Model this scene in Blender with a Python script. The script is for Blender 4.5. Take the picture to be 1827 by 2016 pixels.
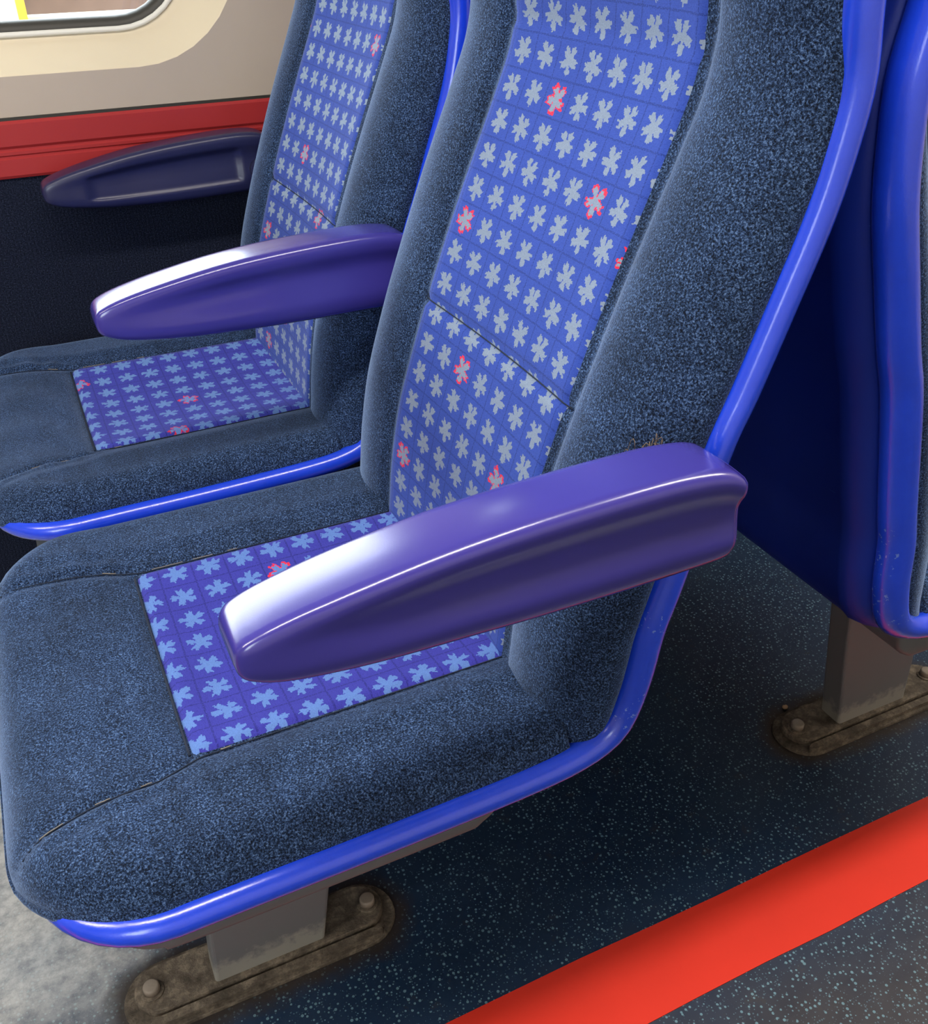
import bpy, bmesh, math, random
from mathutils import Vector, Matrix
from math import sin, cos, pi, sqrt, radians, atan2
for o in list(bpy.data.objects): bpy.data.objects.remove(o)
SC = bpy.context.scene
COL = SC.collection
random.seed(4)

# ------------------------------------------------------------------ camera
F_PX, CX, CY = 1895.6, 913.5, 1008.0
def cam_axes(a, b, c):
    a, b, c = radians(a), radians(b), radians(c)
    fw = Vector((sin(a)*cos(b), cos(a)*cos(b), -sin(b)))
    r0 = Vector((cos(a), -sin(a), 0)); d0 = fw.cross(r0)
    r = cos(c)*r0 + sin(c)*d0; d = -sin(c)*r0 + cos(c)*d0
    return r, d, fw
r_, d_, f_ = cam_axes(24.835, 32.37, 0.929)
cam = bpy.data.cameras.new('camera'); camo = bpy.data.objects.new('camera', cam); COL.objects.link(camo)
m = Matrix.Identity(4)
for i in range(3):
    m[i][0] = r_[i]; m[i][1] = -d_[i]; m[i][2] = -f_[i]
m[0][3], m[1][3], m[2][3] = 0, 0, 1.0
camo.matrix_world = m
cam.sensor_fit = 'HORIZONTAL'; cam.sensor_width = 36.0; cam.lens = F_PX/1827.0*36.0
cam.clip_start = 0.02; cam.clip_end = 200
SC.camera = camo

# ------------------------------------------------------------------ world, lights, exposure
SC.view_settings.view_transform = 'Standard'; SC.view_settings.look = 'None'
SC.view_settings.gamma = 1.0; SC.view_settings.use_curve_mapping = False
SC.view_settings.exposure = -0.1
w = bpy.data.worlds.new('overcast_sky'); SC.world = w; w.use_nodes = True
bg = w.node_tree.nodes['Background']
bg.inputs[0].default_value = (0.86, 0.93, 1.0, 1); bg.inputs[1].default_value = 13.0

def area(name, loc, rot, sx, sy, power, color, portal=False):
    l = bpy.data.lights.new(name, 'AREA'); l.shape = 'RECTANGLE'; l.size = sx; l.size_y = sy
    l.energy = power; l.color = color
    o = bpy.data.objects.new(name, l); o.location = loc; o.rotation_euler = rot; COL.objects.link(o)
    if portal: l.cycles.is_portal = True
    return o
WIN = [(-1.10, 0.305), (0.72, 2.10), (-2.90, -1.50)]     # window spans in x (both sides)
WIN_NEAR = [(-1.9, -0.75)]
WZ = (0.866, 1.76)
YF, YN = 1.58, -1.15                                    # inner faces of far and near side walls
for i, (a, b) in enumerate(WIN):
    area('daylight_portal', ((a+b)/2, YF+0.10, sum(WZ)/2), (radians(-90), 0, 0), b-a, WZ[1]-WZ[0], 1, (1, 1, 1), True)
for i, (a, b) in enumerate(WIN_NEAR):
    area('daylight_portal', ((a+b)/2, YN-0.10, sum(WZ)/2), (radians(90), 0, 0), b-a, WZ[1]-WZ[0], 1, (1, 1, 1), True)
LAMPS = [(-1.5, 0.215), (0.1, 0.215), (1.7, 0.215)]
for x, y in LAMPS:
    area('ceiling_lamp_light', (x, y, 2.085), (0, 0, 0), 1.3, 0.16, 24, (1.0, 0.93, 0.84))

# ------------------------------------------------------------------ helpers
def tag(o, label=None, cat=None, group=None, kind=None):
    if label: o['label'] = label
    if cat: o['category'] = cat
    if group: o['group'] = group
    if kind: o['kind'] = kind
    return o
def empty(name, loc, rz=0):
    o = bpy.data.objects.new(name, None); o.location = loc; o.rotation_euler = (0, 0, rz)
    o.empty_display_size = .05; COL.objects.link(o); return o
def mesh_obj(name, verts, faces, mat, parent=None, smooth=True, uvs=None, off=(0, 0, 0)):
    me = bpy.data.meshes.new(name)
    vs = [(v[0]-off[0], v[1]-off[1], v[2]-off[2]) for v in verts]
    me.from_pydata(vs, [], faces)
    if uvs is not None:
        uv = me.uv_layers.new(name='UVMap')
        for l in me.loops: uv.data[l.index].uv = uvs[l.vertex_index]
    bm = bmesh.new(); bm.from_mesh(me)
    bmesh.ops.remove_doubles(bm, verts=bm.verts, dist=2e-5)
    bmesh.ops.recalc_face_normals(bm, faces=bm.faces)
    bm.to_mesh(me); bm.free()
    if smooth: me.polygons.foreach_set('use_smooth', [True]*len(me.polygons))
    me.materials.append(mat)
    o = bpy.data.objects.new(name, me); COL.objects.link(o)
    if parent: o.parent = parent
    return o
def grid_faces(nr, nc, close_c=False, base=0):
    fs = []
    for i in range(nr-1):
        for j in range(nc-1 if not close_c else nc):
            k = (j+1) % nc
            fs.append((base+i*nc+j, base+i*nc+k, base+(i+1)*nc+k, base+(i+1)*nc+j))
    return fs
def interp(pts, x):
    if x <= pts[0][0]: return pts[0][1]
    for (a, fa), (b, fb) in zip(pts, pts[1:]):
        if x <= b: return fa+(fb-fa)*(x-a)/(b-a)
    return pts[-1][1]
def smooth_line(P, n, closed=False):
    """Catmull-Rom through P, n samples, evenly spaced in arc"""
    P = [Vector(p) for p in P]; Q = []
    if closed: ext = [P[-1]]+P+[P[0], P[1]]; seg = len(P)
    else: ext = [2*P[0]-P[1]]+P+[2*P[-1]-P[-2]]; seg = len(P)-1
    for i in range(seg):
        a, b, c, d = ext[i:i+4]
        for k in range(16):
            t = k/16
            Q.append(.5*((2*b)+(c-a)*t+(2*a-5*b+4*c-d)*t*t+(3*b-a-3*c+d)*t**3))
    Q.append(P[0].copy() if closed else P[-1].copy())
    L = [0]
    for a, b in zip(Q, Q[1:]): L.append(L[-1]+(b-a).length)
    out = []; j = 0
    for k in range(n):
        s = L[-1]*k/(n if closed else n-1)
        while j < len(L)-2 and L[j+1] < s: j += 1
        t = (s-L[j])/max(1e-9, L[j+1]-L[j]); out.append(Q[j].lerp(Q[j+1], min(1, t)))
    return out
def tube_mesh(path, rad, nseg=14, closed=False, caps=True):
    """sweep a circle; rad is a number or function of index"""
    n = len(path); V = []
    T = []
    for i in range(n):
        a = path[(i-1) % n] if (closed or i > 0) else path[i]
        b = path[(i+1) % n] if (closed or i < n-1) else path[i]
        T.append((b-a).normalized())
    up = Vector((0, 0, 1)) if abs(T[0].z) < .9 else Vector((1, 0, 0))
    N = (up - T[0]*up.dot(T[0])).normalized(); Ns = [N]
    for i in range(1, n):
        N = (N - T[i]*N.dot(T[i])).normalized(); Ns.append(N)
    for i in range(n):
        B = T[i].cross(Ns[i]); r = rad(i/(n-1)) if callable(rad) else rad
        for k in range(nseg):
            a = 2*pi*k/nseg; V.append(path[i]+(Ns[i]*cos(a)+B*sin(a))*r)
    Fc = grid_faces(n, nseg, True)
    if closed:
        # match twist
        best = min(range(nseg), key=lambda s: (V[(n-1)*nseg]-V[s]).length)
        for k in range(nseg):
            Fc.append(((n-1)*nseg+k, (n-1)*nseg+(k+1) % nseg, (k+1+best) % nseg, (k+best) % nseg))
    elif caps:
        Fc.append(tuple(range(nseg))); Fc.append(tuple((n-1)*nseg+k for k in range(nseg)))
    return V, Fc
def prism(outline, z0, z1, bev=0.0):
    """vertical prism from xy outline with an optional top bevel"""
    n = len(outline); V = []; cxy = Vector((sum(p[0] for p in outline)/n, sum(p[1] for p in outline)/n))
    rows = [(0, z0), (0, z1-bev)]
    if bev: rows += [(bev*.4, z1-bev*.15), (bev, z1)]
    for ins, z in rows:
        for p in outline:
            d = cxy-Vector(p[:2]); dl = d.length or 1
            V.append((p[0]+d.x/dl*ins, p[1]+d.y/dl*ins, z))
    Fc = grid_faces(len(rows), n, True)
    Fc.append(tuple(range(n))[::-1]); Fc.append(tuple((len(rows)-1)*n+k for k in range(n)))
    return V, Fc
def box(x0, x1, y0, y1, z0, z1):
    V = [(x, y, z) for z in (z0, z1) for y in (y0, y1) for x in (x0, x1)]
    return V, [(0, 2, 3, 1), (4, 5, 7, 6), (0, 1, 5, 4), (2, 6, 7, 3), (0, 4, 6, 2), (1, 3, 7, 5)]
def stadium(cx, cy, hl, hw, n=14):
    P = []
    for k in range(n+1):
        a = -pi/2+pi*k/n; P.append((cx+hl-hw+hw*cos(a), cy+hw*sin(a)))
    for k in range(n+1):
        a = pi/2+pi*k/n; P.append((cx-hl+hw+hw*cos(a), cy+hw*sin(a)))
    return P
def merge(*parts):
    V = []; Fc = []
    for v, f in parts:
        b = len(V); V += list(v); Fc += [tuple(i+b for i in q) for q in f]
    return V, Fc
def sstep(a, b, x):
    t = max(0, min(1, (x-a)/(b-a))); return t*t*(3-2*t)
def bump_at(d, w): return math.exp(-(d/w)**2)

# ------------------------------------------------------------------ materials
class NT:
    def __init__(s, name):
        s.m = bpy.data.materials.new(name); s.m.use_nodes = True; s.t = s.m.node_tree
        s.b = s.t.nodes['Principled BSDF']
    def n(s, typ, **kw):
        nd = s.t.nodes.new(typ)
        for k, v in kw.items(): setattr(nd, k, v)
        return nd
    def l(s, a, b): s.t.links.new(a, b)
    def set(s, **kw):
        for k, v in kw.items():
            k = k.replace('_', ' ')
            for key in (k, k.title()):
                if key in s.b.inputs: s.b.inputs[key].default_value = v; break
    def math(s, op, a, b=None, c=None):
        nd = s.n('ShaderNodeMath', operation=op)
        for i, v in enumerate((a, b, c)):
            if v is None: continue
            if isinstance(v, (int, float)): nd.inputs[i].default_value = v
            else: s.l(v, nd.inputs[i])
        return nd.outputs[0]
    def mix(s, fac, a, b):
        nd = s.n('ShaderNodeMix', data_type='RGBA')
        if isinstance(fac, (int, float)): nd.inputs[0].default_value = fac
        else: s.l(fac, nd.inputs[0])
        for i, v in ((6, a), (7, b)):
            if isinstance(v, tuple): nd.inputs[i].default_value = (*v[:3], 1)
            else: s.l(v, nd.inputs[i])
        return nd.outputs[2]
    def coord(s, kind='Object', scale=(1, 1, 1)):
        tc = s.n('ShaderNodeTexCoord'); mp = s.n('ShaderNodeMapping'); mp.inputs['Scale'].default_value = scale
        s.l(tc.outputs[kind], mp.inputs[0]); return mp.outputs[0]
    def noise(s, vec, scale, detail=2, rough=.5, dim='3D'):
        nd = s.n('ShaderNodeTexNoise'); nd.inputs['Scale'].default_value = scale
        nd.inputs['Detail'].default_value = detail; nd.inputs['Roughness'].default_value = rough
        s.l(vec, nd.inputs['Vector']); return nd.outputs[0]
    def ramp(s, fac, stops):
        nd = s.n('ShaderNodeValToRGB'); el = nd.color_ramp.elements
        while len(el) > 1: el.remove(el[-1])
        for i, (p, c) in enumerate(stops):
            e = el[0] if i == 0 else el.new(p)
            e.position = p; e.color = (*c[:3], 1) if isinstance(c, tuple) else (c, c, c, 1)
        s.l(fac, nd.inputs[0]); return nd.outputs[0]
    def bump(s, h, strength, dist=.001):
        nd = s.n('ShaderNodeBump'); nd.inputs['Strength'].default_value = strength; nd.inputs['Distance'].default_value = dist
        s.l(h, nd.inputs['Height']); s.l(nd.outputs[0], s.b.inputs['Normal'])
def srgb(r, g, b):
    f = lambda c: (c/255/12.92) if c/255 <= .04045 else ((c/255+.055)/1.055)**2.4
    return (f(r), f(g), f(b))

def plastic(name, col, rough=.35, coat=0.0, tex=0.0, scale=900, spec=.5, var=.0):
    M = NT(name); M.set(Roughness=rough, Coat_Weight=coat, Coat_Roughness=rough*.8, Specular_IOR_Level=spec)
    M.b.inputs['Base Color'].default_value = (*col, 1)
    v = M.coord()
    if var:
        n = M.noise(v, 14, 4)
        M.l(M.mix(n, tuple(c*(1-var) for c in col), tuple(min(1, c*(1+var)) for c in col)), M.b.inputs['Base Color'])
    if tex: M.bump(M.noise(v, scale, 2), tex, .0006)
    return M.m

def velour(name):
    M = NT(name); v = M.coord()
    fine = M.noise(v, 680, 3, .8)
    streak = M.noise(M.coord(scale=(1, .35, 1)), 55, 3, .6)
    big = M.noise(v, 9, 3, .6)
    c = M.ramp(fine, [(.36, (.0008, .0015, .004)), (.46, (.008, .017, .045)), (.55, (.028, .060, .145)), (.66, (.13, .22, .42))])
    k = M.math('ADD', M.math('MULTIPLY', streak, .9), M.math('MULTIPLY', big, .9))
    nd = M.n('ShaderNodeVectorMath', operation='SCALE'); M.l(c, nd.inputs[0]); M.l(k, nd.inputs['Scale'])
    M.l(nd.outputs[0], M.b.inputs['Base Color'])
    M.set(Roughness=.85, Sheen_Weight=1.0, Sheen_Roughness=.28, Specular_IOR_Level=.15)
    M.b.inputs['Sheen Tint'].default_value = (.42, .58, .92, 1)
    M.bump(fine, .55, .0012)
    return M.m

def moquette(name, base, star, reds, rot=.4):
    """woven panel: UV in cell units, one motif per cell, dotted grid lines between cells"""
    M = NT(name); uv = M.n('ShaderNodeTexCoord').outputs['UV']
    ob = M.coord()
    wob = M.n('ShaderNodeTexNoise'); wob.inputs['Scale'].default_value = 6; wob.inputs['Detail'].default_value = 2
    M.l(uv, wob.inputs['Vector'])
    sep = M.n('ShaderNodeSeparateXYZ'); M.l(uv, sep.inputs[0])
    sw = M.n('ShaderNodeSeparateColor'); M.l(wob.outputs['Color'], sw.inputs[0])
    U, V = sep.outputs[0], sep.outputs[1]
    iu, iv = M.math('FLOOR', U), M.math('FLOOR', V)
    cid = M.n('ShaderNodeCombineXYZ'); M.l(iu, cid.inputs[0]); M.l(iv, cid.inputs[1])
    wn = M.n('ShaderNodeTexWhiteNoise', noise_dimensions='2D'); M.l(cid.outputs[0], wn.inputs['Vector'])
    fu = M.math('SUBTRACT', M.math('SUBTRACT', U, iu), .5); fv = M.math('SUBTRACT', M.math('SUBTRACT', V, iv), .5)
    ju = M.math('ADD', fu, M.math('MULTIPLY', M.math('SUBTRACT', sw.outputs[0], .5), .16))
    jv = M.math('ADD', fv, M.math('MULTIPLY', M.math('SUBTRACT', sw.outputs[1], .5), .16))
    # the woven edge is stepped: quantise the in-cell coordinates to threads
    q = 26.0
    ju = M.math('DIVIDE', M.math('ROUND', M.math('MULTIPLY', ju, q)), q)
    jv = M.math('DIVIDE', M.math('ROUND', M.math('MULTIPLY', jv, q)), q)
    ju = M.math('MULTIPLY', ju, 1.13)
    r = M.math('SQRT', M.math('ADD', M.math('MULTIPLY', ju, ju), M.math('MULTIPLY', jv, jv)))
    th = M.math('ARCTAN2', jv, ju)
    th = M.math('ADD', th, M.math('MULTIPLY', M.math('SUBTRACT', wn.outputs['Value'], .5), rot))
    th = M.math('ADD', th, pi/2)
    c5 = M.math('COSINE', M.math('MULTIPLY', th, 5)); c10 = M.math('COSINE', M.math('MULTIPLY', th, 10))
    c15 = M.math('COSINE', M.math('MULTIPLY', th, 17))
    R = M.math('ADD', M.math('ADD', M.math('MULTIPLY', c5, .112), .302), M.math('ADD', M.math('MULTIPLY', c10, -.05), M.math('MULTIPLY', c15, .03)))
    star_f = M.math('LESS_THAN', r, R)
    ring_f = M.math('LESS_THAN', r, M.math('ADD', R, .055))
    inner_f = M.math('LESS_THAN', r, M.math('SUBTRACT', R, .03))
    # grid
    gu = M.math('GREATER_THAN', M.math('ABSOLUTE', fu), .476); gv = M.math('GREATER_THAN', M.math('ABSOLUTE', fv), .472)
    dots = M.noise(uv, 24, 1)
    grid = M.math('MULTIPLY', M.math('MAXIMUM', gu, gv), M.math('GREATER_THAN', dots, .44))
    fine = M.noise(ob, 900, 3, .8)
    tone = M.math('ADD', M.math('MULTIPLY', fine, .9), .55)
    dark = tuple(c*.42 for c in base)
    blk = M.mix(M.noise(ob, 11, 2), tuple(c*.86 for c in base), tuple(min(1, c*1.14) for c in base))
    # faint dashes across each cell, like the weave's cross pattern
    da = M.math('MULTIPLY', M.math('GREATER_THAN', M.noise(M.coord('UV', (3, 15, 1)), 2.4, 1), .60), .22)
    blk = M.mix(da, blk, dark)
    c = M.mix(M.math('MULTIPLY', grid, .62), blk, dark)
    # red outlined cells
    red = None
    for (a, b) in reds:
        e = M.math('MULTIPLY', M.math('COMPARE', iu, a, .2), M.math('COMPARE', iv, b, .2))
        red = e if red is None else M.math('MAXIMUM', red, e)
    starc = star
    if red is not None:
        c = M.mix(M.math('MULTIPLY', red, ring_f), c, (.75, .03, .07))
        sf = M.math('SUBTRACT', star_f, M.math('MULTIPLY', red, M.math('SUBTRACT', star_f, inner_f)))
    else: sf = star_f
    c = M.mix(sf, c, star)
    nd = M.n('ShaderNodeVectorMath', operation='SCALE'); M.l(c, nd.inputs[0]); M.l(tone, nd.inputs['Scale'])
    M.l(nd.outputs[0], M.b.inputs['Base Color'])
    M.set(Roughness=.9, Sheen_Weight=.35, Sheen_Roughness=.4, Specular_IOR_Level=.1)
    M.b.inputs['Sheen Tint'].default_value = (.5, .6, 1, 1)
    M.bump(M.math('ADD', fine, M.math('MULTIPLY', sf, .6)), .5, .0006)
    return M.m

MAT = {}
MAT['velour'] = velour('navy_velour')
BASE = (.036, .076, .39); STAR = (.36, .47, .68)
MAT['moq_back'] = moquette('blue_moquette_back', BASE, (.23, .29, .39), [(3, 15), (6, 13), (1, 11), (8, 12), (3, 7), (1, 3), (6, 5)])
MAT['moq_seat'] = moquette('blue_moquette_seat', (.045, .045, .33), (.11, .21, .52), [(2, 4)], 1.0)
MAT['moq_back2'] = moquette('blue_moquette_back_paler', BASE, (.27, .35, .46), [(6, 17), (0, 15), (7, 15), (3, 10), (6, 8), (1, 6), (4, 3), (2, 1)])  # window seat's back: same base, paler stars, its own red cells
MAT['moq_seat2'] = moquette('blue_moquette_seat_paler', (.05, .055, .38), (.14, .26, .58), [(2, 0), (5, 4), (8, 3), (0, 7)], 1.0)  # window seat's cushion: slightly paler base and stars
MAT['thread'] = plastic('pale_thread', (.24, .21, .17), .9)
MAT['seam'] = plastic('seam_navy', (.012, .020, .042), .95)

def blue_plastic():
    M = NT('blue_plastic'); v = M.coord()
    n = M.noise(v, 45, 5, .65)
    c = M.ramp(n, [(.0, (.010, .052, .70)), (.70, (.013, .066, .80)), (.78, (.05, .13, .85))])
    # pale scuffs low on the upright, where bags and shoes knock it
    sep = M.n('ShaderNodeSeparateXYZ'); M.l(v, sep.inputs[0])
    zone = M.math('MULTIPLY', M.math('GREATER_THAN', sep.outputs[2], .445), M.math('LESS_THAN', sep.outputs[2], .555))
    sn = M.noise(v, 210, 4, .7)
    sc = M.math('MULTIPLY', zone, M.math('MULTIPLY', M.math('GREATER_THAN', sn, .615), M.math('GREATER_THAN', M.noise(v, 38, 1), .5)))
    c = M.mix(M.math('MULTIPLY', sc, .55), c, (.25, .42, .85))
    M.l(c, M.b.inputs['Base Color']); M.set(Roughness=.25, Specular_IOR_Level=.5, Coat_Weight=1.0, Coat_Roughness=.2)
    M.bump(M.noise(v, 700, 2), .18, .0006); return M.m
MAT['blue'] = blue_plastic()
def shell_plastic():
    M = NT('blue_shell_plastic'); v = M.coord()
    wv = M.noise(M.coord(scale=(30, 4, 30)), 7, 2, .5)
    sc = M.math('GREATER_THAN', wv, .78)
    M.l(M.mix(sc, (.006, .026, .30), (.03, .08, .42)), M.b.inputs['Base Color'])
    M.set(Roughness=.45, Specular_IOR_Level=.35); M.bump(M.noise(v, 800, 2), .2, .0005); return M.m
MAT['shell'] = shell_plastic()
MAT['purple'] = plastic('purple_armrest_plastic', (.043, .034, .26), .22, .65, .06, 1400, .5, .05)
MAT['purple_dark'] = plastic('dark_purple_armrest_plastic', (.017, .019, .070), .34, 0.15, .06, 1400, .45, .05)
MAT['grey'] = plastic('grey_metal', (.13, .135, .14), .5, 0, .1, 500, .4, .12)
def post_mat():
    M = NT('grey_post_metal'); v = M.coord()
    sep = M.n('ShaderNodeSeparateXYZ'); M.l(v, sep.inputs[0])
    n = M.noise(v, 60, 5, .7)
    edge = M.math('ADD', sep.outputs[2], M.math('MULTIPLY', M.math('SUBTRACT', n, .5), .07))
    f = M.math('SUBTRACT', 1.0, M.math('MINIMUM', 1.0, M.math('MAXIMUM', 0.0, M.math('MULTIPLY', M.math('SUBTRACT', edge, .030), 60))))
    c = M.mix(M.math('MULTIPLY', f, .75), (.15, .16, .17), (.34, .34, .30))
    M.l(c, M.b.inputs['Base Color']); M.set(Roughness=.5); M.bump(n, .15, .001); return M.m
MAT['post'] = post_mat()
def dirt_mat():
    M = NT('brown_grimy_metal'); v = M.coord()
    n = M.noise(v, 55, 6, .7); n2 = M.noise(v, 350, 3, .7)
    c = M.ramp(n, [(.3, (.042, .034, .025)), (.5, (.12, .098, .074)), (.68, (.27, .225, .17))])
    k = M.math('ADD', M.math('MULTIPLY', n2, .8), .6)
    nd = M.n('ShaderNodeVectorMath', operation='SCALE'); M.l(c, nd.inputs[0]); M.l(k, nd.inputs['Scale'])
    M.l(nd.outputs[0], M.b.inputs['Base Color']); M.set(Roughness=.75)
    M.bump(M.math('ADD', n, M.math('MULTIPLY', n2, .4)), .9, .003); return M.m
MAT['dirt'] = dirt_mat()
MAT['bolt'] = plastic('dull_steel_bolt', (.26, .22, .18), .45, 0, .5, 300, .5, .3)
MAT['cream'] = plastic('cream_wall_plastic', (.48, .405, .335), .5, 0, .1, 250, .4, .04)
MAT['reveal'] = plastic('warm_cream_surround', (.70, .61, .45), .5, 0, .1, 250, .4, .03)
MAT['lip'] = plastic('pale_lip', (.75, .74, .68), .4)
MAT['rubber'] = plastic('dark_window_rubber', (.03, .028, .022), .5)
MAT['red_band'] = plastic('red_band_plastic', (.37, .028, .030), .35, 0, .08, 300, .4, .06)
MAT['ceiling'] = plastic('off_white_ceiling', (.62, .60, .55), .6)
def wall_carpet():
    M = NT('navy_wall_carpet'); v = M.coord(scale=(1, 1, 1))
    n = M.noise(v, 500, 3, .8)
    wv = M.n('ShaderNodeTexWave'); wv.inputs['Scale'].default_value = 55; wv.bands_direction = 'X'
    wv.inputs['Distortion'].default_value = 2.5; M.l(v, wv.inputs[0])
    c = M.ramp(n, [(.36, (.003, .004, .008)), (.55, (.013, .017, .036)), (.7, (.05, .06, .1))])
    M.l(c, M.b.inputs['Base Color']); M.set(Roughness=.95, Specular_IOR_Level=.1)
    M.bump(M.math('ADD', n, M.math('MULTIPLY', wv.outputs[1], .6)), .6, .0015); return M.m
MAT['carpet'] = wall_carpet()
def floor_mat():
    M = NT('speckled_navy_floor'); v = M.coord()
    sep = M.n('ShaderNodeSeparateXYZ'); M.l(v, sep.inputs[0])
    vo = M.n('ShaderNodeTexVoronoi', voronoi_dimensions='2D'); vo.inputs['Scale'].default_value = 175; M.l(v, vo.inputs['Vector'])
    sc = M.n('ShaderNodeSeparateColor'); M.l(vo.outputs['Color'], sc.inputs[0])
    thr = M.math('MULTIPLY', sc.outputs[0], .30)
    fleck = M.math('MULTIPLY', M.math('LESS_THAN', vo.outputs['Distance'], thr), M.math('GREATER_THAN', sc.outputs[1], .38))
    vo2 = M.n('ShaderNodeTexVoronoi', voronoi_dimensions='2D'); vo2.inputs['Scale'].default_value = 330; M.l(v, vo2.inputs['Vector'])
    sc2 = M.n('ShaderNodeSeparateColor'); M.l(vo2.outputs['Color'], sc2.inputs[0])
    fleck2 = M.math('MULTIPLY', M.math('LESS_THAN', vo2.outputs['Distance'], M.math('MULTIPLY', sc2.outputs[0], .32)), M.math('GREATER_THAN', sc2.outputs[1], .72))
    big = M.noise(v, 5, 4, .6); mid = M.noise(v, 26, 4, .7)
    # the aisle side (beyond the red line, small y) is trodden: warm grey grime; under the seats it stays navy
    tread = M.math('SUBTRACT', 1.0, M.math('MINIMUM', 1.0, M.math('MAXIMUM', 0.0, M.math('MULTIPLY', M.math('SUBTRACT', M.math('ADD', sep.outputs[1], M.math('MULTIPLY', big, .25)), .47), 5.0))))
    base = M.mix(big, (.008, .026, .070), (.018, .045, .095))
    base = M.mix(M.math('MULTIPLY', tread, .85), base, (.042, .038, .042))
    base = M.mix(M.math('MULTIPLY', M.math('GREATER_THAN', mid, .64), .25), base, (.05, .045, .04))
    c = M.mix(M.math('MULTIPLY', fleck, .8), base, (.16, .30, .37))
    c = M.mix(M.math('MULTIPLY', fleck2, .55), c, (.12, .22, .28))
    # mottled dust in front of the seats, with window sheen painted into its colour
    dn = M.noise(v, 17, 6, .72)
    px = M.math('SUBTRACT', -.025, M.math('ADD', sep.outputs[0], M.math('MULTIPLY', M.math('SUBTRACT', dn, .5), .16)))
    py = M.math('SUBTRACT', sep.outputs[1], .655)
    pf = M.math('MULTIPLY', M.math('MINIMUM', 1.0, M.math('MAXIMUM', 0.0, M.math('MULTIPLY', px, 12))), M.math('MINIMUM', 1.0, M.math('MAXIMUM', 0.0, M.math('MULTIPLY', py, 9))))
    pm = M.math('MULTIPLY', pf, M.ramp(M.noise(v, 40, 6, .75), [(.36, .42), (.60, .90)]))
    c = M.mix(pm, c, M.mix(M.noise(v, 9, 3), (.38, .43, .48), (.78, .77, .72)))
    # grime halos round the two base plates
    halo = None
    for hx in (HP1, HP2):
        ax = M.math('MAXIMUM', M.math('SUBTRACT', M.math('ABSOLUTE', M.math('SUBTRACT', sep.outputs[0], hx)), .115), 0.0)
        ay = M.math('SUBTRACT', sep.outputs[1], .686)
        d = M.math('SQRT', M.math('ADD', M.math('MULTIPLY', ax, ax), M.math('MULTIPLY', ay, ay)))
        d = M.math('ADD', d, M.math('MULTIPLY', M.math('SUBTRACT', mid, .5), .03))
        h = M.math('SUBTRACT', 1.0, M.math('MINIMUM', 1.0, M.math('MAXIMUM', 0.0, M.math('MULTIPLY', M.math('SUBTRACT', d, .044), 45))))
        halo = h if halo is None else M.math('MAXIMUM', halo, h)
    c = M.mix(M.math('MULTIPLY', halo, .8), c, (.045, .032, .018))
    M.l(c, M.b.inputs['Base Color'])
    rg = M.math('ADD', M.math('MULTIPLY', mid, .35), .18)
    M.l(rg, M.b.inputs['Roughness']); M.set(Specular_IOR_Level=.5)
    M.bump(M.noise(v, 120, 4, .7), .12, .001)
    return M.m
HP1, HP2 = .063, .952
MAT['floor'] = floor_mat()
MAT['stripe'] = plastic('red_floor_stripe', (.68, .032, .015), .5, 0, .1, 200, .3, .06)
def glass_mat():
    M = NT('window_glass'); M.t.nodes.remove(M.b)
    out = [n for n in M.t.nodes if n.type == 'OUTPUT_MATERIAL'][0]
    tr = M.n('ShaderNodeBsdfTransparent'); tr.inputs[0].default_value = (.95, .97, .96, 1)
    gl = M.n('ShaderNodeBsdfGlossy'); gl.inputs['Roughness'].default_value = .01
    fr = M.n('ShaderNodeFresnel'); fr.inputs[0].default_value = 1.45
    mx = M.n('ShaderNodeMixShader'); M.l(fr.outputs[0], mx.inputs[0]); M.l(tr.outputs[0], mx.inputs[1]); M.l(gl.outputs[0], mx.inputs[2])
    M.l(mx.outputs[0], out.inputs[0]); return M.m
MAT['glass'] = glass_mat()
def lamp_mat():
    M = NT('lamp_diffuser'); M.b.inputs['Emission Color'].default_value = (1, .93, .84, 1)
    M.set(Emission_Strength=3.0); return M.m
MAT['diffuser'] = lamp_mat()

# ------------------------------------------------------------------ structure
XA, XB = -3.1, 2.4; ZC = 2.12
def struct(name, V, Fc, mat, smooth=False):
    o = mesh_obj(name, V, Fc, mat, None, smooth); o['kind'] = 'structure'; return o
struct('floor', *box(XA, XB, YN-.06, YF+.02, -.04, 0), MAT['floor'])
struct('ceiling', *box(XA, XB, YN-.12, YF+.12, ZC, ZC+.04), MAT['ceiling'])
struct('wall_left', *box(XA-.04, XA, YN-.12, YF+.12, -.04, ZC), MAT['cream'])
struct('wall_right', *box(XB, XB+.04, YN-.12, YF+.12, -.04, ZC), MAT['cream'])
# red line on the floor
def wavy_strip():
    V = []; n = 60
    for i in range(n+1):
        x = XA+.01+(XB-XA-.02)*i/n
        w1 = .0012*sin(x*19)+.0008*sin(x*47+1); w2 = .001*sin(x*23+2)
        V += [(x, .436+w2, .0006), (x, .436+w2, .0016), (x, .529+w1, .0016), (x, .529+w1, .0006)]
    return V, grid_faces(n+1, 4, True)+[(0, 1, 2, 3), (4*n+3, 4*n+2, 4*n+1, 4*n)]
struct('trim_1', *wavy_strip(), MAT['stripe'])

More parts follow.
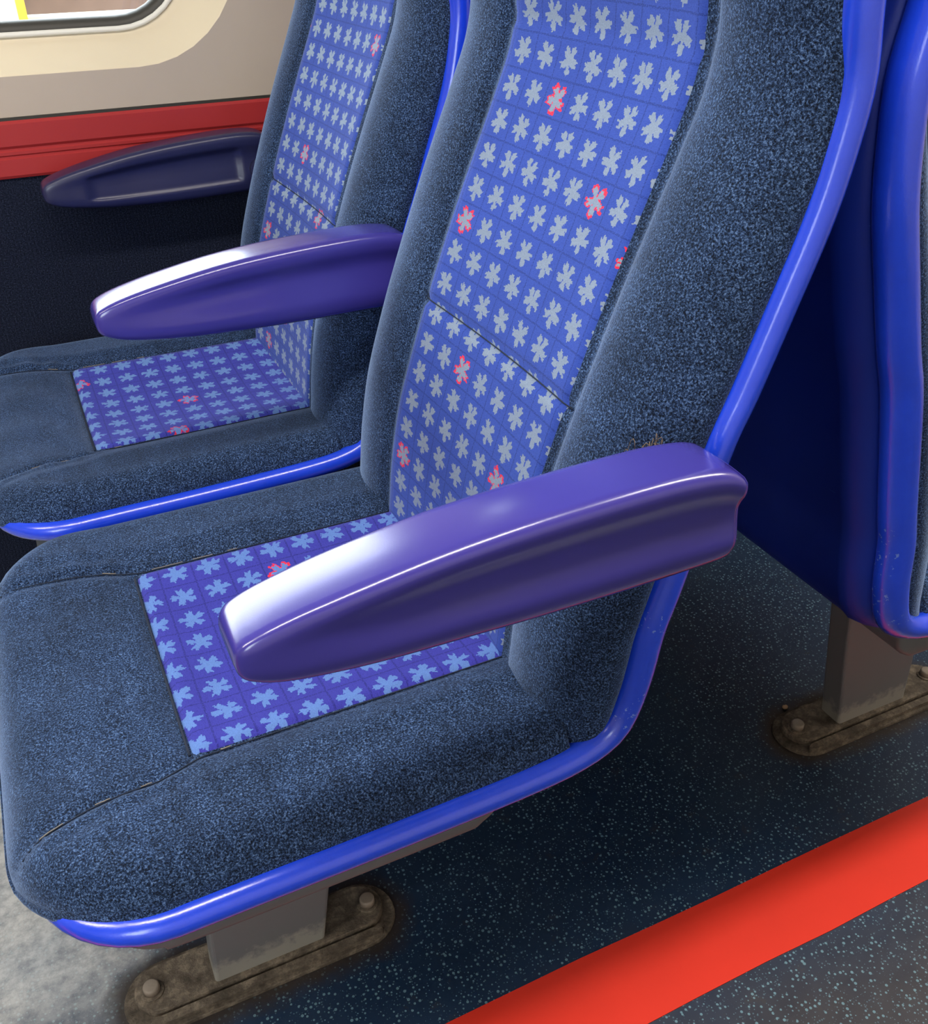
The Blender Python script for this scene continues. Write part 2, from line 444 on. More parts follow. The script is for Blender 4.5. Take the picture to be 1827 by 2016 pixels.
def rrect(x0, x1, z0, z1, r, n=9):
    P = []
    for (cx, cz, a0) in ((x1-r, z1-r, 0), (x0+r, z1-r, 90), (x0+r, z0+r, 180), (x1-r, z0+r, 270)):
        for k in range(n+1):
            a = radians(a0+90*k/n); P.append((cx+r*cos(a), cz+r*sin(a)))
    return P
def wall_side(name, Y, sgn, z0, z1, wins, mat, idx0):
    """upper wall sheet with rounded holes, reveals, rubber, glass. sgn=+1: outside lies at +y"""
    bm = bmesh.new(); edges = []
    def loop(P):
        vs = [bm.verts.new((p[0], Y, p[1])) for p in P]
        for a, b in zip(vs, vs[1:]+vs[:1]): edges.append(bm.edges.new((a, b)))
    loop([(XA, z0), (XB, z0), (XB, z1), (XA, z1)])
    G = .062
    for (a, b) in wins: loop(rrect(a-G*1.35, b+G*1.35, WZ[0]-G, WZ[1]+G, .165))
    bmesh.ops.triangle_fill(bm, use_beauty=True, edges=edges)
    me = bpy.data.meshes.new(name); bm.to_mesh(me); bm.free(); me.materials.append(mat)
    V = [tuple(v.co) for v in me.vertices]; Fc = [tuple(p.vertices) for p in me.polygons]
    bpy.data.meshes.remove(me)
    struct(name, V, Fc, mat)
    for i, (a, b) in enumerate(wins):
        wn = empty('window_%d' % (idx0+i), ((a+b)/2, Y+sgn*.06, WZ[0])); wn['kind'] = 'structure'
        off = tuple(wn.location)
        def ring(nm, rows, mt):
            Vr = []
            for (g, r, dy) in rows:
                for p in rrect(a-g, b+g, WZ[0]-g, WZ[1]+g, r): Vr.append((p[0], Y+sgn*dy, p[1]))
            mesh_obj(nm, Vr, grid_faces(len(rows), 40, True), mt, wn, True, off=off)
        Vr = []
        rows = [(1.35*G, G, .165, 0), (1.31*G, G*.965, .162, .0015), (1.28*G, G*.93, .160, .008), (.030, .028, .118, .052), (.020, .020, .112, .058)]
        for (gx, gz, r, dy) in rows:
            for p in rrect(a-gx, b+gx, WZ[0]-gz, WZ[1]+gz, r): Vr.append((p[0], Y+sgn*dy, p[1]))
        mesh_obj('window_surround', Vr, grid_faces(len(rows), 40, True), MAT['reveal'], wn, True, off=off)
        ring('lip', [(.020, .112, .058), (.0185, .110, .053), (.014, .106, .053), (.0125, .105, .058)], MAT['lip'])
        ring('rubber_seal', [(.0125, .105, .058), (.006, .098, .059), (.002, .094, .065), (0, .092, .070), (0, .092, .082)], MAT['rubber'])
        P = rrect(a-.002, b+.002, WZ[0]-.002, WZ[1]+.002, .094)
        n = len(P); Vg = [(p[0], Y+sgn*.078, p[1]) for p in P]+[(p[0], Y+sgn*.082, p[1]) for p in P]
        Fg = [tuple(range(n)), tuple(range(n, 2*n))]+grid_faces(2, n, True)
        mesh_obj('pane', Vg, Fg, MAT['glass'], wn, False, off=off)
ZB0, ZB1 = .671, .748        # red band
wall_side('wall_far', YF, 1, ZB1, ZC, WIN, MAT['cream'], 1)
wall_side('wall_near', YN, -1, 0.0, ZC, WIN_NEAR, MAT['cream'], 4)
struct('wall_far_lower', *box(XA, XB, YF, YF+.03, 0, ZB0), MAT['carpet'])
def band():
    prof = [(YF+.02, ZB0), (YF-.004, ZB0), (YF-.0065, ZB0+.004), (YF-.0065, ZB0+.026), (YF-.0045, ZB0+.028), (YF-.0045, ZB0+.030),
            (YF-.0065, ZB0+.032), (YF-.0065, ZB0+.036), (YF-.0045, ZB0+.038), (YF-.0045, ZB0+.040), (YF-.0075, ZB0+.044), (YF-.0075, ZB1-.004), (YF-.004, ZB1), (YF+.02, ZB1)]
    V = [(x, y, z) for x in (XA, XB) for (y, z) in prof]
    return V, grid_faces(2, len(prof), True)
struct('trim_2', *band(), MAT['red_band'])
V, Fc = box(XA, XB, YF-.003, YF, ZB1, ZB1+.004)
struct('trim_3', V, Fc, MAT['rubber'])

# ------------------------------------------------------------------ seat
YC, PITCH, OX, X0 = .698, .547, .15, .491
PROF = [(.428, .294), (.459, .298), (.511, .304), (.573, .316), (.64, .337), (.698, .358), (.762, .383), (.814, .405), (.856, .423), (.892, .437),
        (.927, .443), (.96, .441), (1.0, .438), (1.05, .440), (1.10, .448), (1.13, .458)]
HW = .243
def back_base(n):
    P = smooth_line([(x, 0, z) for z, x in PROF], n)
    out = []
    for i, p in enumerate(P):
        a = P[max(0, i-1)]; b = P[min(n-1, i+1)]; t = (b-a).normalized()
        out.append((p, Vector((-t.z, 0, t.x))))          # forward normal (towards -x)
    return out
HALF = [(0, -.0055, 0), (.06, -.0040, 0), (.105, -.0012, 0), (.130, .0010, 0), (.1375, -.0008, 0), (.1405, -.0026, 0), (.144, .001, 0), (.155, .0062, 0), (.178, .0100, 0),
        (.202, .008, 0), (.223, .001, 0), (.237, -.011, 0), (.2445, -.025, 0), (.2455, -.038, 0), (.240, -.049, 0), (.231, -.056, 0)]
SEC = smooth_line([(-a, b, c) for a, b, c in HALF[:0:-1]]+HALF, 97)

def backrest(parent, moq):
    n = 110; B = back_base(n); V = []
    L = 0; arcs = [0]
    for a, b in zip(B, B[1:]): arcs.append(arcs[-1]+(b[0]-a[0]).length)
    tot = arcs[-1]
    for i, (p, nr) in enumerate(B):
        top = tot-arcs[i]; rt = .075
        k = 1.0; dn = 0
        if top < rt:
            q = (rt-top)/rt; k = 1-.30*(1-sqrt(max(0, 1-q*q))); dn = -.055*(1-sqrt(max(0, 1-q*q*.98)))
        tx = interp([(z_, x_) for x_, z_ in SIDE if z_ > .43], p.z)
        kd = min(1.0, max(.3, (tx-p.x-.002)/.057))
        # lumbar seam and neck seam creases across the panel
        for s in SEC:
            cre = 0
            if abs(s.x) < .141:
                for zz, dz in ((.676, .0040), (.915, .0040)):
                    zl = zz-.02*(s.x/.13)**2*0
                    cre -= dz*bump_at(p.z-zl, .0035)
            V.append(p+nr*((s.y if s.y > -.006 else -.006+(s.y+.006)*kd)+dn+cre)+Vector((0, s.x*k, 0)))
    nc = len(SEC); Fc = grid_faces(n, nc)
    Fc.append(tuple((n-1)*nc+j for j in range(nc)))
    o = mesh_obj('backrest', V, Fc, MAT['velour'], parent, off=(OX, 0, 0))
    # patterned insert, 1 mm proud
    W = .1390; m_ = 31; V = []; UV = []
    rows = [i for i in range(n) if B[i][0].z > .425 and tot-arcs[i] > .05]
    for i in rows:
        p, nr = B[i]
        for j in range(m_):
            y = -W+2*W*j/(m_-1)
            s = interp([(q.x, q.y) for q in SEC], y)
            cre = 0
            for zz, dz in ((.676, .0040), (.915, .0040)): cre -= dz*bump_at(p.z-zz, .0035)
            e = .0012 if 0 < j < m_-1 else -.003
            V.append(p+nr*(s+cre+e)+Vector((0, y, 0)))
            UV.append(((.1305-y)/.0355+.866, (arcs[i]-arcs[rows[0]])/.030+.25))
    pn = mesh_obj('patterned_panel', V, grid_faces(len(rows), m_), moq, o, uvs=UV, off=(OX, 0, 0))
    pn['label'] = 'blue woven back panel with pale star shapes'
    # side seams
    for sg in (-1, 1):
        path = [B[i][0]+B[i][1]*(-.0035)+Vector((0, sg*.1402, 0)) for i in rows[::2]]
        mesh_obj('seam', *tube_mesh(path, .0013, 6), MAT['seam'], o, off=(OX, 0, 0))
    for zz in (.676, .915):
        i = min(range(n), key=lambda k: abs(B[k][0].z-zz)); p, nr = B[i]
        path = [p+nr*(interp([(q.x, q.y) for q in SEC], y)-.0016)+Vector((0, y, 0)) for y in [(-.137+.274*k/24) for k in range(25)]]
        mesh_obj('seam', *tube_mesh(path, .0006, 6), MAT['seam'], o, off=(OX, 0, 0))
    return o

XC0, XC1, CR = -.113, .300, .104         # cushion front, rear, front corner radius
ZT, ZB = .453, .408
def cush_sdf(x, y):
    """distance inside the footprint edge (front and sides only)"""
    dx = x-XC0; dy = HW-abs(y)
    if dx < CR and dy < CR: return CR-sqrt((CR-dx)**2+(CR-dy)**2)
    return min(dx, dy)
def cush_hw(x):
    dx = min(CR, x-XC0)
    return HW-CR+sqrt(max(0, CR*CR-(CR-dx)**2))
def seam_y(x):
    """|y| of the long side seam"""
    return interp([(-.11, .168), (-.08, .160), (-.05, .153), (0, .146), (.02, .139), (.035, .1340), (.3, .132)], x)
def cush_top(x, y):
    d = cush_sdf(x, y); R = .031
    z = ZT-.004
    ay = abs(y); sy = seam_y(x)
    # side bolsters swell, centre is lightly dished
    z += .008*sstep(sy, sy+.035, ay)-.010*max(0, 1-(ay/.13)**2)*sstep(.0, .07, x)-.003*max(0, 1-(ay/.13)**2)
    z += .004*sstep(.02, -.05, x)
    # crown falls away to the front
    z -= .011*max(0, (-.02-x)/.09)**2
    if d < R: z -= R*.98*(1-sqrt(max(0, 1-((R-d)/R)**2)))
    # seams pulled in
    z -= .0034*bump_at(ay-sy, .0045)
    if ay < sy: z -= .0045*bump_at(x-.0265, .006)*sstep(sy, sy-.01, ay)
    z += .0026*bump_at(ay-sy-.007, .006)*sstep(.06, .0, x)
    # wrinkles
    ww = sstep(.05, -.03, x)
    z += .0007*ww*sin(y*62+x*40+1.2*sin(x*55))*sstep(.0, .03, d)
    z += .0022*bump_at(ay-sy-.012, .008)*(.6+.6*sin(x*120+2*sin(x*37)))*sstep(.06, -.01, x)
    return z
def cushion(parent, moq):
    bx = [0, .0004, .0016, .0036, .0064, .010, .0145, .020, .0265, .034]
    xs = [XC0+b for b in bx]; x = xs[-1]
    while x < XC1-.0001: x += .004; xs.append(min(x, XC1))
    half = [1-.0, .9985, .994, .987, .977, .965, .95, .932]
    k = .932
    while k > .0: k -= .0145; half.append(max(k, 0))
    bs = [-h for h in half]+[h for h in half[-2::-1]]
    nwall = 8; V = []
    def bulge(t): return .0035*sin(pi*min(1, t*1.1))
    rows = [('w', nwall-i) for i in range(nwall)]+[('t', i) for i in range(len(xs))]
    cols = [('w', nwall-i, -1) for i in range(nwall)]+[('t', b, 0) for b in bs]+[('w', i+1, 1) for i in range(nwall)]
    for rr in rows:
        for cc in cols:
            wr = rr[1] if rr[0] == 'w' else 0; wc = cc[1] if cc[0] == 'w' else 0
            xx = xs[rr[1]] if rr[0] == 't' else xs[0]
            hb = cc[1] if cc[0] == 't' else cc[2]
            yy = cush_hw(xx)*hb
            z = cush_top(xx, yy); wmx = max(wr, wc)
            if wmx:
                t = wmx/nwall; z = z+(ZB-z)*t
                # outward direction
                if wc or xx < XC0+CR:
                    nx = -(max(0, CR-(xx-XC0)))/CR; ny = (1 if hb > 0 else -1)*max(0, (abs(yy)-(HW-CR)))/CR if xx < XC0+CR else (1 if hb > 0 else -1)
                    if rr[0] == 'w' and not wc and abs(hb) < .999: nx, ny = -1, ny
                else: nx, ny = -1, 0
                l = sqrt(nx*nx+ny*ny) or 1
                e = bulge(t)-.010*t*t
                xx += nx/l*e; yy += ny/l*e
            V.append((xx, yy, z))
    nr, nc = len(rows), len(cols); Fc = grid_faces(nr, nc)
    # underside and rear closure
    base = len(V)
    V += [(XC1, v[1], ZB) for v in V[(nr-1)*nc:nr*nc]]
    Fc += [((nr-1)*nc+j, (nr-1)*nc+j+1, base+j+1, base+j) for j in range(nc-1)]
    o = mesh_obj('cushion', V, Fc, MAT['velour'], parent, off=(OX, 0, 0))
    V = []; UV = []; m_ = 41; xr = [.0285+(.300-.0285)*i/46 for i in range(47)]
    for i, x in enumerate(xr):
        for j in range(m_):
            y = -.1335+.267*j/(m_-1)
            e = .0016 if (0 < j < m_-1 and 0 < i) else -.0035
            puff = .0015*sin(pi*j/(m_-1))
            V.append((x, y, cush_top(max(x, .034), max(-.128, min(.128, y)))+e+puff)); UV.append(((.1335-y)/.034+.97, (x-.0285)/.032+.36))
    pn = mesh_obj('patterned_panel', V, grid_faces(len(xr), m_), moq, o, uvs=UV, off=(OX, 0, 0))
    pn['label'] = 'deep blue woven seat panel with light blue star shapes'
    for sg in (-1, 1):
        path = []
        for k in range(70):
            x = XC0+.012+(XC1-XC0-.014)*k/69; y = sg*seam_y(x); path.append(Vector((x, y, cush_top(x, y)+.0012)))
        mesh_obj('seam', *tube_mesh(path, .0006, 6), MAT['seam'], o, off=(OX, 0, 0))
        # bursts of pale stitching thread showing where the seam gapes
        parts = []
        rnd = random.Random(5+sg)
        spans = [(-.085, -.068), (-.045, -.034), (-.012, -.004), (.05, .058)] if sg < 0 else [(.0, .012), (.045, .075), (.085, .105), (.12, .13)]
        for (a, b) in spans:
            q = [Vector((a+(b-a)*t/5, sg*seam_y(a+(b-a)*t/5)+rnd.uniform(-.0004, .0004), cush_top(a+(b-a)*t/5, sg*seam_y(a+(b-a)*t/5))+.0026)) for t in range(6)]
            parts.append(tube_mesh(q, .00045, 5))
        st = mesh_obj('stitching', *merge(*parts), MAT['thread'], o, off=(OX, 0, 0)); st['label'] = 'pale exposed seam thread'; st['kind'] = 'stuff'
    path = [Vector((.0272, y, cush_top(.0272, y)+.002)) for y in [-.128+.256*k/40 for k in range(41)]]
    mesh_obj('seam', *tube_mesh(path, .0012, 6), MAT['seam'], o, off=(OX, 0, 0))
    return o

# rim tube: side path (x, z), half width and corner arcs
SIDE = [(-.01, .4155), (.044, .416), (.12, .4165), (.203, .418), (.262, .420), (.300, .424), (.327, .433), (.344, .450), (.356, .489), (.3635, .535), (.374, .572),
        (.402, .678), (.418, .720), (.437, .775), (.456, .832), (.465, .876), (.468, .910), (.463, .945), (.460, .98), (.462, 1.03), (.468, 1.07)]
TH = .243; RF, RT = .078, .07
def rim_rows(n):
    """list of (x, z, halfwidth) along one side, from the front edge to the top edge"""
    S = smooth_line([(x, 0, z) for x, z in SIDE], n)
    out = []
    for k in range(11):
        a = pi/2*k/10; out.append((SIDE[0][0]-RF*cos(a), SIDE[0][1]+.001*cos(a), TH-RF+RF*sin(a)))
    out = out[:-1]+[(p.x, p.z, TH) for p in S]
    x1, z1 = SIDE[-1]
    for k in range(1, 11):
        a = pi/2*k/10; out.append((x1+.006*sin(a), z1+RT*sin(a), TH-RT+RT*cos(a)))
    return out
def rim_k(x, z):
    g = z if x > .25 or z > .45 else .405
    k = interp([(.405, .75), (.43, 1), (.70, 1), (.80, .85), (.87, .62), (.95, .55), (1.2, .5)], g)
    return k*max(.2, (x+.088)/.07) if x < -.02 else k
def rim_normal(R, i):
    a = R[max(0, i-1)]; b = R[min(len(R)-1, i+1)]
    t = Vector((b[0]-a[0], 0, b[1]-a[1])); t = t.normalized() if t.length > 1e-6 else Vector((0, 0, 1))
    return Vector((t.z, 0, -t.x))                          # outwards: down below, back behind
def rim(parent):
    """edge trim: round in front, with a soft lobe wrapping back towards the shell"""
    R = rim_rows(90); P = []; N = []; K = []
    m = len(R)
    for i in range(m): P.append(Vector((R[i][0], -R[i][2], R[i][1]))); N.append(rim_normal(R, i)); K.append(rim_k(R[i][0], R[i][1]))
    tx = R[-1]
    for k in range(1, 10): P.append(Vector((tx[0], -tx[2]+2*tx[2]*k/10, tx[1]))); N.append(N[m-1]); K.append(K[m-1])
    for i in range(m-1, -1, -1): P.append(Vector((R[i][0], R[i][2], R[i][1]))); N.append(N[i]); K.append(K[i])
    fx = R[0]
    for k in range(1, 10): P.append(Vector((fx[0], fx[2]-2*fx[2]*k/10, fx[1]))); N.append(N[0]); K.append(K[0])
    n = len(P); V = []; ns = 24
    for i in range(n):
        T = (P[(i+1) % n]-P[(i-1) % n]).normalized()
        nn = (N[i]-T*N[i].dot(T)).normalized(); bb = nn.cross(T)
        if i == 0: sgn = 1 if bb.dot(Vector((0, 0, 0))-Vector((0, P[i].y, 0))) > 0 else -1
        bb = bb*sgn
        for k in range(ns):
            a = 2*pi*k/ns; rr = .0120+.0072*K[i]*max(0, cos(a-radians(62)))**1.6
            V.append(P[i]+nn*cos(a)*rr+bb*sin(a)*rr)
    Fc = grid_faces(n, ns, True)+[((n-1)*ns+k, (n-1)*ns+(k+1) % ns, (k+1) % ns, k) for k in range(ns)]
    o = mesh_obj('rim_tube', V, Fc, MAT['blue'], parent, off=(OX, 0, 0))
    o['label'] = 'glossy bright blue rounded edge trim'
    # the joint where the trim ends meet
    for sg in (-1, 1):
        V, Fc = tube_mesh([Vector((.0446, sg*TH, .4160)), Vector((.0451, sg*TH, .4160))], .01135, 16)
        mesh_obj('trim_joint', V, Fc, MAT['seam'], o, off=(OX, 0, 0))
    return o
SHX = [(-.11, (.0, -.014)), (.0, (.0, -.014))]
def shell(parent):
    R = rim_rows(90); V = []
    SH = [(.0160, .000), (.0185, .010), (.023, .016), (.033, .0205), (.042, .0225), (.0455, .0205), (.12, .0205)]
    for i, (x, z, h) in enumerate(R):
        nrm = rim_normal(R, i); k = rim_k(x, z)
        for (ins, of) in SH: V.append(Vector((x, -(h-min(ins, h)), z))+nrm*of*k)
        V.append(Vector((x, 0, z))+nrm*.0205*k)
        for (ins, of) in SH[::-1]: V.append(Vector((x, (h-min(ins, h)), z))+nrm*of*k)
    cols = [0]*15
    nc = len(cols); Fc = grid_faces(len(R), nc)
    o = mesh_obj('seat_shell', V, Fc, MAT['shell'], parent, off=(OX, 0, 0))
    sol = o.modifiers.new('thickness', 'SOLIDIFY'); sol.thickness = .002; sol.offset = 1
    o['label'] = 'smooth dark blue moulded plastic back and underside'
    return o
def tray(parent):
    pr = [(-.062, .368), (-.053, .350), (-.040, .336), (-.023, .328), (.0, .3235), (.22, .324), (.240, .327), (.255, .336), (.264, .350), (.267, .368)]
    P = smooth_line([(x, 0, z) for x, z in pr], 50)
    cs = [(.196, .010), (.1985, .004), (.199, 0)]
    V = []
    ys = [(-.199, 1), (-.197, .0), (-.193, -.0)]+[]
    for p in P:
        # rows across: side lip, rounded edge, underside
        cxm = .1
        for y, k in ((-.199, .006), (-.1975, .002), (-.194, 0), (0, 0), (.194, 0), (.1975, .002), (.199, .006)):
            V.append((p.x+(cxm-p.x)*k*.8, y, p.z+k))
    Fc = grid_faces(50, 7)
    n = len(V)
    for p in P: V.append((p.x*.995+.0005, -.199, .372)); V.append((p.x*.995+.0005, .199, .372))
    for i in range(49):
        Fc.append((i*7, (i+1)*7, n+2*(i+1), n+2*i)); Fc.append((i*7+6, (i+1)*7+6, n+2*(i+1)+1, n+2*i+1))
        Fc.append((n+2*i, n+2*i+2, n+2*i+3, n+2*i+1))
    return mesh_obj('under_tray', V, Fc, MAT['grey'], parent, off=(OX, 0, 0))

# armrest: lofted sections along x. outer (aisle) side is -y
ATOP = [(.0515, .663), (.0535, .6685), (.060, .6735), (.080, .680), (.119, .688), (.18, .697), (.245, .7015), (.316, .703), (.352, .701), (.372, .6965), (.384, .688)]
ABOT = [(.0515, .657), (.0535, .6500), (.060, .6455), (.075, .6400), (.098, .6355), (.147, .629), (.213, .625), (.286, .6235), (.365, .624), (.384, .627)]
def armrest(parent, side, mat, recess=False, label=None, lift=0.0):
    """side=-1: outside towards local -y"""
    yc = side*.275; n = 96; V = []
    SK = smooth_line([(h, f, 0) for h, f in [(0, .60), (.05, .74), (.14, .84), (.24, .875), (.36, .83), (.50, .77), (.62, .76), (.72, .85), (.80, .955), (.88, 1.0), (.94, .985), (.98, .91), (1.0, .80)]], 200)
    SK = [(p.x, p.y) for p in SK]
    TP = [(p.x, p.z) for p in smooth_line([(x, 0, z) for x, z in ATOP], 160)]; BP = [(p.x, p.z) for p in smooth_line([(x, 0, z) for x, z in ABOT], 160)]
    WP = [(p.x, p.y) for p in smooth_line([(.0515, .62, 0), (.0525, .73, 0), (.055, .82, 0), (.060, .885, 0), (.070, .93, 0), (.09, .96, 0), (.14, 1, 0), (.36, 1, 0), (.375, .985, 0), (.382, .94, 0), (.3845, .88, 0)], 200)]
    def f_of(h, fl):
        e = .80+.20*(max(0, 1-abs(2*h-1)**3.2))**.5
        return interp(SK, h)*(1-fl)+e*fl
    for i in range(n):
        x = .0515+.333*(.5-.5*cos(pi*i/(n-1)))
        lf = lift*(x-.05)/.33; zt, zb = interp(TP, x)+lf, interp(BP, x)+lf*.55; hh = zt-zb
        w_ = .0265*interp(WP, x)
        fl = 1-sstep(.05, .20, x)
        hs = [k/29 for k in range(30)]
        outer = [(x, yc+side*f_of(h, fl)*w_, zb+hh*h) for h in hs]
        top = [(x, yc+side*w_*c*f_of(1, fl), zt+.0010*(1-c*c)) for c in (.8, .5, .15, -.15, -.5, -.8)]
        inner = []
        for h in hs[::-1]:
            dy = 0
            if recess: dy = .0045*sstep(.108, .122, x)*sstep(.338, .328, x)*sstep(.17, .25, h)*sstep(.80, .70, h)
            inner.append((x, yc-side*(f_of(h, fl)*w_-dy), zb+hh*h))
        bot = [(x, yc+side*w_*c*f_of(0, fl), zb-.0006*(1-c*c)) for c in (-.6, 0, .6)]
        V += outer+top+inner+bot
    nc = len(V)//n; Fc = grid_faces(n, nc, True)
    Fc.append(tuple(range(nc))); Fc.append(tuple((n-1)*nc+j for j in range(nc)))
    o = mesh_obj('armrest', V, Fc, mat, parent, off=(OX, 0, 0))
    if label: o['label'] = label
    # pivot boss that joins it to the frame
    s2 = 1 if side > 0 else -1
    vb, fb = tube_mesh([Vector((.362, yc-side*.016, .662)), Vector((.362, yc-side*.030, .662)), Vector((.372, side*.232, .662)), Vector((.395, side*.226, .662))], .016, 18)
    mesh_obj('pivot', vb, fb, mat, o, off=(OX, 0, 0))
    return o

def make_seat(name, loc, rz, mb, ms, label, group):
    r = empty(name, loc, rz); tag(r, label, 'seat', group)
    shell(r); rim(r); tray(r); cushion(r, ms); backrest(r, mb)
    return r
G_ = 'blue train seats'
near = make_seat('train_seat', (OX, YC, 0), 0, MAT['moq_back'], MAT['moq_seat'],
                 'nearest blue train seat, on the aisle, whole patterned backrest in view', G_)
armrest(near, -1, MAT['purple'], label='large glossy purple armrest on the aisle side')
def copy_seat(src, loc, rz, label, mats, skip=()):
    r = src.copy(); COL.objects.link(r); r.location = loc; r.rotation_euler = (0, 0, rz); r['label'] = label
    for ch in list(src.children):
        if ch.name.split('.')[0] in skip: continue
        c = ch.copy(); COL.objects.link(c); c.parent = r
        for g in list(ch.children):
            d = g.copy(); d.parent = c
            if g.name.startswith('patterned_panel') and mats:
                d.data = g.data.copy(); d.data.materials[0] = mats[0] if c.name.startswith('backrest') else mats[1]
            COL.objects.link(d)
    return r
far = copy_seat(near, (OX, YC+PITCH, 0), 0, 'blue train seat by the window, with two purple armrests', (MAT['moq_back2'], MAT['moq_seat2']), ('armrest',))
armrest(far, -1, MAT['purple'], label='purple armrest between the two seats', lift=.007)
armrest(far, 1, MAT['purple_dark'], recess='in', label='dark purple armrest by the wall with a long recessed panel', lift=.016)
rear = copy_seat(near, (2*X0-OX, YC, 0), pi, 'blue seat seen from behind at the right edge, back to back with the nearest seat', None, ('armrest',))
rear2 = copy_seat(near, (2*X0-OX, YC+PITCH, 0), pi, 'window-side seat facing away, behind the other back-to-back seat', None, ('armrest',))

# ------------------------------------------------------------------ pedestals
def pedestal(loc, rz, label):
    r = empty('seat_pedestal', loc, rz); tag(r, label, 'seat leg', 'seat pedestals bolted to the floor')
    # local origin: plate centre; front is -x
    c = (HP1, 0, 0)
    V1 = prism(stadium(0, 0, .154, .042), .0003, .005, .003)
    mesh_obj('base_flange', *V1, MAT['dirt'], r, False)
    mesh_obj('base_plate', *prism(stadium(0, .004, .141, .028), .005, .015, .003), MAT['dirt'], r, False)
    # raised rim strip along the near side of the plate
    mesh_obj('plate_rib', *prism(stadium(0, -.0325, .130, .0050), .005, .012, .002), MAT['dirt'], r, False)
    x0, x1 = .004-HP1, .127-HP1; y0, y1 = -.018, .018
    V = []
    zs = [.015, .10, .2, .332]
    for z in zs:
        dx = .03*sstep(0, .1, z)*0+.125*z*(1+0*z); dl = .5*dx
        out = []
        for (px, py) in ((x0+dl, y0), (x1+dx*1.25, y0), (x1+dx*1.25, y1), (x0+dl, y1)): out.append((px, py))
        rr = .004
        P = []
        for (k, (px, py)) in enumerate(out):
            sx = 1 if k in (0, 3) else -1; sy = 1 if k in (0, 1) else -1
            cxx, cyy = px+sx*rr, py+sy*rr
            a0 = [180, 270, 0, 90][k]
            for q in range(4):
                a = radians(a0+30*q); P.append((cxx+rr*cos(a), cyy+rr*sin(a), z))
        V += P
    Fc = grid_faces(len(zs), 16, True)+[tuple(range(16)), tuple(48+k for k in range(16))]
    p = mesh_obj('post', V, Fc, MAT['post'], r, False)
    p['label'] = 'grey metal post, scuffed at its foot'
    for bx in (-.122, .124):
        hexp = [(bx+.0088*cos(pi*k/10), .002+.0088*sin(pi*k/10)) for k in range(20)]
        mesh_obj('bolt', *prism(hexp, .0172, .026, .0022), MAT['bolt'], r, True)
        wsh = [(bx+.0125*cos(pi*k/10), .002+.0125*sin(pi*k/10)) for k in range(20)]
        mesh_obj('washer', *prism(wsh, .015, .0172, .0005), MAT['dirt'], r, False)
    mesh_obj('crossbeam', *box(-.02, .11, -.08, .80, .285, .3225), MAT['grey'], r, False)
    return r
pedestal((HP1, .688, 0), 0, 'grey post on a grimy bolted plate under the nearest seat')
p2 = pedestal((HP2, .688, 0), 0, 'grey post on a grimy bolted plate at the right, under the seat facing away')
for ch in p2.children:
    for v in ch.data.vertices: v.co.x = -v.co.x
    ch.data.flip_normals()

# ------------------------------------------------------------------ ceiling lamps
for i, (x, y) in enumerate(LAMPS):
    r = empty('ceiling_lamp', (x, y, 2.09)); tag(r, 'long ceiling lamp, '+['left of', 'above', 'right of'][i]+' the nearest seat', 'lamp', 'ceiling lamps')
    mesh_obj('housing', *box(-.68, .68, -.11, .11, .012, .03), MAT['ceiling'], r, False)
    mesh_obj('diffuser', *box(-.65, .65, -.08, .08, .0, .012), MAT['diffuser'], r, False)

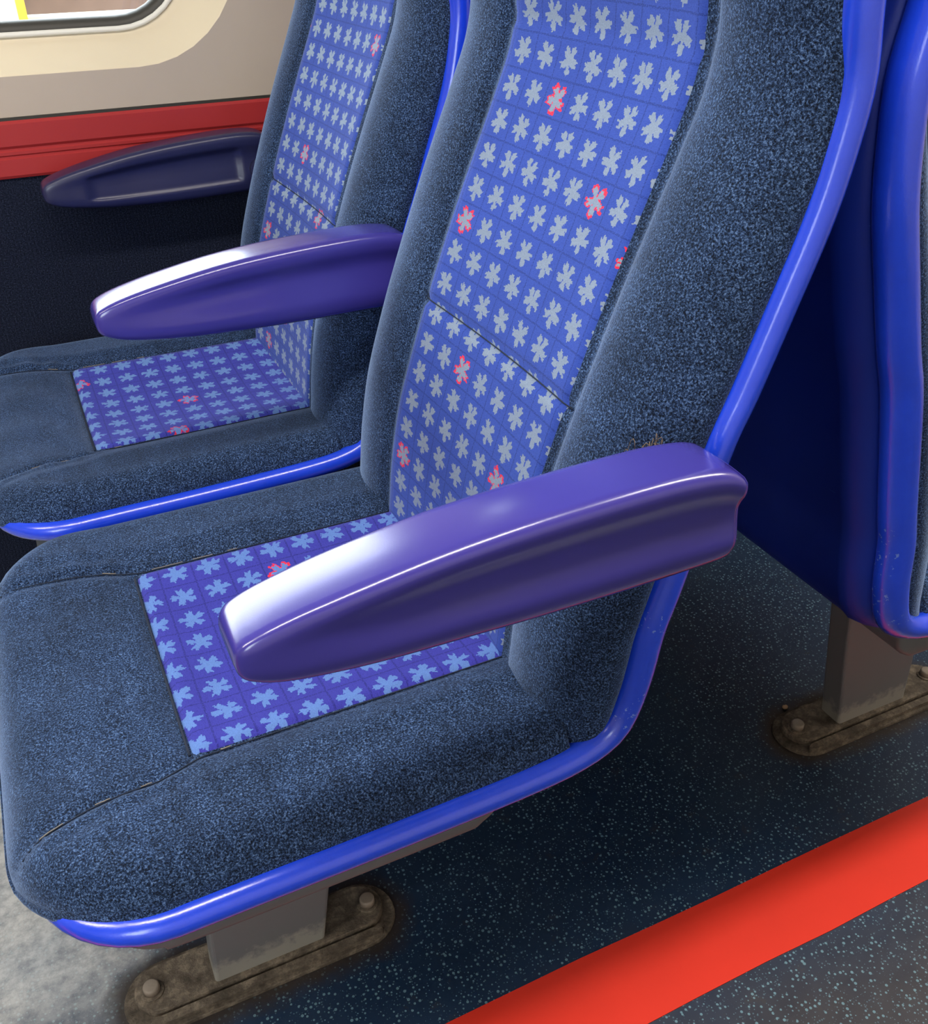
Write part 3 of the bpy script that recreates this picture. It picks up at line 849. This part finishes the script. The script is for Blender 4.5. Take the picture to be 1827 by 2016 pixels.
# ------------------------------------------------------------------ lint caught behind the near armrest
def lint():
    rnd = random.Random(2); parts = []
    for k in range(16):
        x = .335+rnd.uniform(-.012, .020); y = .452+rnd.uniform(-.003, .004); z = .684+rnd.uniform(0, .006)
        P = []; dx, dz = rnd.uniform(-.010, .010), rnd.uniform(.006, .016)
        for t in range(6):
            u = t/5; P.append(Vector((x+dx*u+.002*sin(3*u+k), y+.003*sin(u*4+k), z+dz*sin(u*pi*.8))))
        parts.append(tube_mesh(P, .00025, 4))
    return merge(*parts)
lm = plastic('brown_lint', (.16, .11, .06), .9)
o = mesh_obj('lint', *lint(), lm, None)
tag(o, 'brown wisps of lint caught behind the nearest armrest', 'lint', kind='stuff')

# ------------------------------------------------------------------ small debris
def pebble(r, seed):
    rnd = random.Random(seed); bm = bmesh.new(); bmesh.ops.create_icosphere(bm, subdivisions=2, radius=r)
    for v in bm.verts: v.co *= rnd.uniform(.78, 1.12); v.co.z *= .7
    V = [tuple(v.co) for v in bm.verts]; Fc = [tuple(q.index for q in f.verts) for f in bm.faces]; bm.free(); return V, Fc
g = mesh_obj('grit', *pebble(.0042, 3), plastic('beige_grit', (.55, .38, .24), .9))
g.location = (.852, .7385, .0030); tag(g, 'tiny beige crumb of grit on the floor beside the right base plate', 'grit')

# ------------------------------------------------------------------ outside the window
MAT['track'] = plastic('pinkish_stone_wall', (.14, .092, .075), .9, 0, .4, 6, .2, .25)
MAT['pale'] = plastic('pale_concrete', (.6, .56, .46), .9)
MAT['whitep'] = plastic('white_panel_paint', (.6, .66, .67), .5)
MAT['yellow'] = plastic('yellow_paint', (.80, .45, .04), .5)
MAT['ground'] = plastic('grey_ballast', (.25, .23, .21), .95)

g = mesh_obj('ground', *box(-40, 40, -30, 40, -1.1, -1.0), MAT['ground'], None, False); g['kind'] = 'structure'
r = empty('trackside_wall', (1.2, 3.3, -1.0)); tag(r, 'pinkish stone wall with a pale ledge, seen through the window', 'wall')
mesh_obj('wall_body', *box(-6, 8, 3.22, 3.5, -1.0, 1.0), MAT['track'], r, False, off=(1.2, 3.3, -1.0))
mesh_obj('ledge', *box(-6, 8, 3.14, 3.24, -1.0, .752), MAT['pale'], r, False, off=(1.2, 3.3, -1.0))
r = empty('white_panel', (-.3, 3.08, -1.0)); tag(r, 'white panel with a yellow edge, at the left of the window', 'panel')
mesh_obj('board', *box(-1.2, .150, 3.04, 3.12, -1.0, 1.0), MAT['whitep'], r, False, off=(-.3, 3.08, -1.0))
mesh_obj('yellow_edge', *box(.150, .172, 3.035, 3.12, -1.0, 1.0), MAT['yellow'], r, False, off=(-.3, 3.08, -1.0))
